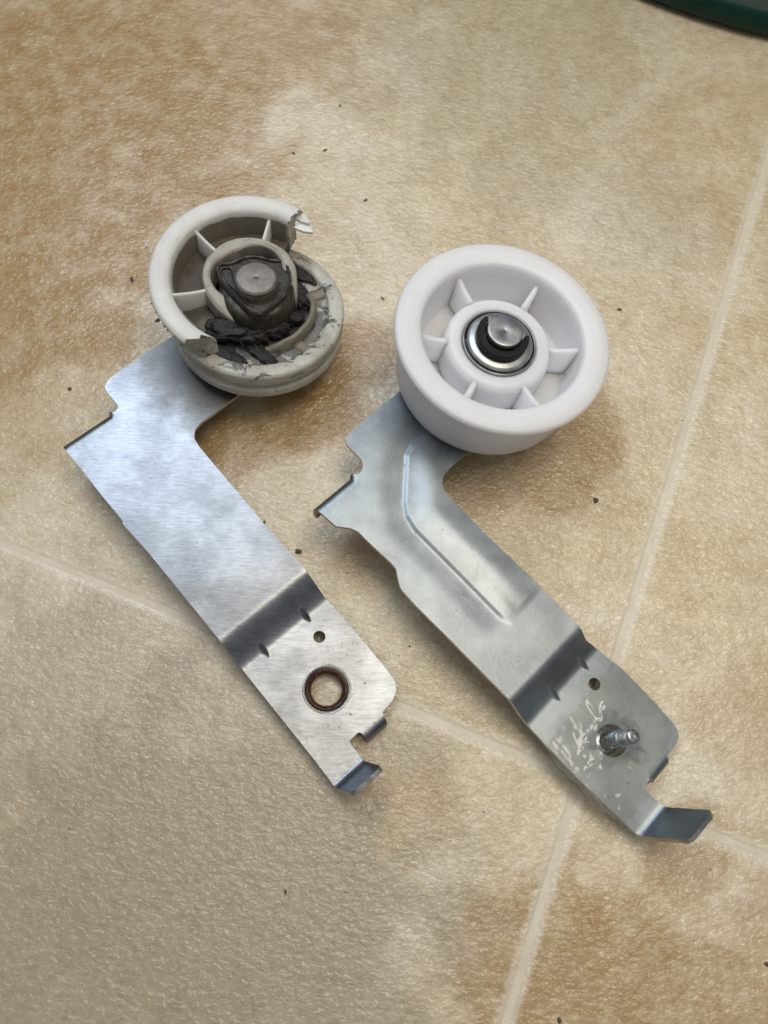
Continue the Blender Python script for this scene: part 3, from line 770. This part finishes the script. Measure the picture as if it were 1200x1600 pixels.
# burrs and torn slivers along the broken flange
def sliver(p0, p1, w, wid, fr, mt, parent, rel, nm='burr', th=.25):
    a = np.array(fr.loc(p0, w)); b = np.array(fr.loc(p1, w)); d = b-a; nn = unit(np.array([-d[1], d[0]]))*wid
    V = []
    for z in (w-th, w+th):
        V += [(*(a-nn), z), (*(a+nn), z), (*(a+d*.6+nn*.7), z+.2), (*b, z+.4), (*(a+d*.55-nn*.6), z)]
    F = [(0,1,2,3,4),(5,9,8,7,6)]+[(i,(i+1)%5,5+(i+1)%5,5+i) for i in range(5)]
    return link(nm, mesh(nm, V, F, True, 30), mt, parent, rel)
M_shard = nylon('pale_torn_nylon', (.78,.78,.76), .3, .2)
sliver((466,350),(489,366), 22, 2.4, FF, M_shard, upf, Matrix(), 'shard', .5)
sliver((463,335),(484,352), 23, 2.0, FF, M_flange, upf, Matrix(), 'shard', .5)
rnd = random.Random(3)
for i in range(26):
    a = aS+SPAN*(.52+.46*rnd.random()); r = 32.1
    u, v = r*math.cos(a), r*math.sin(a); s = .35+.5*rnd.random(); w = 22.8+1.0*rnd.random(); t = a+rnd.uniform(-.9,.9)
    V = []; 
    for k in range(3):
        q = t+math.pi/2
        V += [(u-.25*math.cos(q)*s, v-.25*math.sin(q)*s, w-.2),(u+.25*math.cos(q)*s, v+.25*math.sin(q)*s, w-.2),(u+s*math.cos(t), v+s*math.sin(t), w+.2),(u, v, w+.4)][:4] if k == 0 else []
    link('burr', mesh('burr', V, [(0,1,2),(1,3,2),(0,2,3),(0,3,1)], False), M_grease, upf)

# ================================================================== taped bolt on the new arm
class Sub(Frame):
    pass
FB = Frame(unit(FR.n+FR.u*.06+FR.v*.10), FR.u, FR.O+FR.u*112.0+FR.v*(-57.0)-FR.n*(drop+2.2))
B = empty('bolt', FB, label='short zinc shoulder bolt under clear tape, poking up through the arm hole', cat='bolt')
V, F = lathe(round_profile([(0.01,-3.4),(4.0,-3.4),(4.1,-1.8),(3.9,-1.2),(2.75,-.9),(2.7,7.6),(2.3,8.2),(0.01,8.2)], .15, 2), 56, closed=False)
link('shoulder', mesh('shoulder', V, F), M_bolt, B)
tp = [(0.01,8.0)]; h = 8.0
pr = [(1.5,8.0)]
while h < 13.2: pr += [(2.15,h+.15),(2.15,h+.3),(1.6,h+.5),(1.6,h+.62)]; h += .75
pr += [(2.0,13.5),(2.0,14.2),(1.6,14.5),(1.25,14.5),(1.05,13.6),(0.01,13.5)]
V, F = lathe(pr, 40, closed=False); link('thread', mesh('thread', V, F, True, 50), M_thread, B)
# clear tape: top sheet draped over the foot and the bolt, with folded overhangs
T0 = FR.loc((948,1046), -drop); T1 = FR.loc((874,1140), -drop)
bt = FB.O+FB.n*14.8-FR.O; btip = np.array([bt@FR.u, bt@FR.v, bt@FR.n])
CREASE = [tuple(FR.loc(p, -drop) for p in ab) for ab in (((937,1148),(918,1160)),((918,1160),(905,1177)),((952,1172),(981,1197)),((981,1197),(1001,1216)),((917,1200),(946,1180)),((920,1098),(936,1124)),((985,1160),(1012,1188)))]
def tape_z(u, v):
    d = math.hypot(u-btip[0], v-btip[1]); base = -drop+.12
    a = math.atan2(v-btip[1], u-btip[0])
    pleat = .55*math.sin(a*6+1.3)+.35*math.sin(a*11+.4)
    rr = 8.8+2.4*math.sin(a*5+.7)+1.3*math.sin(a*8)
    t = max(0, 1-max(0, d-1.9)/rr); top = btip[2]+.2
    cone = (top-base)*(t**2.6)
    wr = (.15*noise.noise(Vector((u*.16+v*.07, v*.14-u*.05, 7)))+.03*noise.noise(Vector((u*.6, v*.5, 1))))
    fold = max(0, pleat)*max(0, 1-abs(d-6)/6)*.25
    cr = 0
    for (p, q) in CREASE:
        dx, dy = q[0]-p[0], q[1]-p[1]; L2 = dx*dx+dy*dy; tt = max(0, min(1, ((u-p[0])*dx+(v-p[1])*dy)/L2))
        e = math.hypot(u-p[0]-tt*dx, v-p[1]-tt*dy); cr = max(cr, .45*math.exp(-(e/.55)**2)*math.sin(math.pi*min(.97, .15+.8*tt)))
    return base+cone+.25+abs(wr)*1.0+fold+cr
def tape_sheet():
    V = []; F = []; nu, nv = 96, 120
    for i in range(nu):
        s = i/(nu-1)
        for j in range(nv):
            t = j/(nv-1); v = -75.4+t*(75.4-36.6)
            ul = T1[0]+(T0[0]-T1[0])*((v-T1[1])/(T0[1]-T1[1]))
            ul = ul+.25*math.sin(v*1.9); ur = 127.2+(3.0 if v < -60.5 else -.5)+.5*math.sin(v*.9)
            if v > -46: ur = 126.5-(v+46)*.55
            u = ul+(ur-ul)*s; vv = v+.8*noise.noise(Vector((u*.12, v*.02, 4)))*(1 if v < -73 or v > -39 else 0)
            z = tape_z(u, vv)
            over = max(0, -73.1-vv, vv+38.2)
            z -= over*over*.5+over*.5
            V.append((u, vv, z))
    for i in range(nu-1):
        for j in range(nv-1): F.append((i*nv+j, (i+1)*nv+j, (i+1)*nv+j+1, i*nv+j+1))
    return V, F
V, F = tape_sheet()
tp = link('clear_tape', mesh('clear_tape', V, F, True, 180), M_tape); tp.matrix_world = FR.mat()
tag(tp, label='wrinkled clear tape wrapped round the foot of the new arm', cat='tape')
def fold_strip(u0_, u1_, v0_, wid, z0, seed):
    V = []; F = []; n = 70
    for i in range(n):
        t = i/(n-1); u = u0_+(u1_-u0_)*t; e = min(1, 6*t, 6*(1-t))
        w = wid*e*(.7+.5*noise.noise(Vector((u*.25, seed, 0))))
        for k in range(7):
            s = k/6; V.append((u, v0_+w*s*(1), z0-.5*s*abs(wid)+.5*noise.noise(Vector((u*.5, s*2, seed)))))
    for i in range(n-1):
        for k in range(6): F.append((i*7+k, (i+1)*7+k, (i+1)*7+k+1, i*7+k+1))
    return V, F
for (a, b, v0_, wd, z0, sd) in ((99,128,-72.9,-2.0,-drop-.9,1),(96,121,-38.2,1.9,-drop-.9,4)):
    V, F = fold_strip(a, b, v0_, wd, z0, sd)
    link('folded_edge', mesh('folded_edge', V, F, True, 180), M_tape2, tp)

# ================================================================== green tub at the corner
def tub():
    p0 = floor((1050,25)); p1 = floor((1163,60)); t = unit(p1-p0); nrm = np.array([-t[1], t[0], 0])
    if nrm[1] < 0: nrm = -nrm
    Rr = 260.0; c = (p0+p1)/2+nrm*Rr
    fr = Frame((0,0,1), (1,0,0), c)
    o = empty('plastic_tub', fr, label='dark green plastic tub cut off by the top right corner of the photo', cat='tub')
    pr = [(Rr-9,0),(Rr-3,.5),(Rr-.5,3),(Rr,7),(Rr-1.5,11),(Rr-6,14),(Rr-9,18),(Rr-16,95),(Rr-13,97),(Rr-12,101),(Rr-15,103),(Rr-20,102),(Rr-19,95),(Rr-13,16),(Rr-14,4),(.01,3.5),(.01,.2)]
    V, F = lathe(round_profile(pr, 1.2, 2), 200, closed=False)
    link('tub_wall', mesh('tub', V, F, True, 50), M_green, o)
tub()

# ================================================================== crumbs on the floor
def crumb_mesh(s, seed, elong=1.5):
    bm = bmesh.new(); bmesh.ops.create_icosphere(bm, subdivisions=2, radius=1)
    for v in bm.verts:
        k = 1+.75*noise.noise(v.co*1.6+Vector((seed*3.1, 0, 0)))+.35*noise.noise(v.co*4+Vector((seed, 5, 0)))
        v.co = Vector((v.co.x*s*elong*k, v.co.y*s*k, max(-.0002/MM, v.co.z)*s*.45*k))*MM
    me = bpy.data.meshes.new('crumb'); bm.to_mesh(me); bm.free(); return me
big = [((109,608),1.0,'dark crumb on bare floor left of the worn arm tip'),
       ((206,437),1.0,'dark brown crumb lying left of the broken pulley'),
       ((246,501),1.0,'dark lint flake touching the left rim of the broken pulley'),
       ((531,165),.75,'brown crumb on pale floor highest above the two pulleys'),
       ((508,235),.65,'black speck right of another, above the broken pulley'),
       ((459,240),.65,'small brown speck left of another, above the broken pulley'),
       ((571,313),.8,'thin dark crumb between the broken and the white pulley tops'),
       ((598,467),.55,'tiny dark crumb just left of the white pulley rim'),
       ((412,818),.7,'black crumb on the right edge of the worn arm'),
       ((466,862),1.15,'grey lint crumb between the two metal arms'),
       ((931,782),1.25,'largest flat brown crumb, below right of the white pulley'),
       ((968,484),.7,'dark brown crumb right of the white pulley'),
       ((874,1594),.8,'black sliver at the bottom edge of the photo'),
       ((1198,1506),.8,'dark crumb at the lower right edge of the photo'),
       ((446,1394),.45,'tiny black speck on empty floor below the worn arm')]
for i, (p, s, lab) in enumerate(big):
    o = link('crumb', crumb_mesh(s*.72, i+1, 1.1+(i*37%10)/9), M_crumb); q = floor(p)
    o.location = (q[0]*MM, q[1]*MM, .0001); o.rotation_euler = (0, 0, i*1.7)
    tag(o, label=lab, cat='crumb', group='dark crumbs scattered over the floor')
bm = bmesh.new(); rg = random.Random(11)
small = [(202,49),(224,236),(28,78),(1091,316),(932,346),(1017,197),(1066,657),(540,1394),(1143,1241),(1110,1358),(1084,1470),(6,588),(588,95),(880,170),(930,655),(640,1010),(690,880)]
small += [(rg.uniform(0,1200), rg.uniform(0,1600)) for _ in range(18)]
for p in small:
    q = floor(p); s = rg.uniform(.10,.28)*MM; a = rg.uniform(0,6.28)
    mm = Matrix.Translation((q[0]*MM, q[1]*MM, .0001))@Matrix.Rotation(a, 4, 'Z')@Matrix.Diagonal((rg.uniform(1,2.4), 1, .6, 1))
    bmesh.ops.create_icosphere(bm, subdivisions=1, radius=s, matrix=mm)
me = bpy.data.meshes.new('grit'); bm.to_mesh(me); bm.free()
tag(link('floor_grit', me, M_crumb), label='fine dark grit sprinkled over the vinyl floor', cat='grit', kind='stuff')
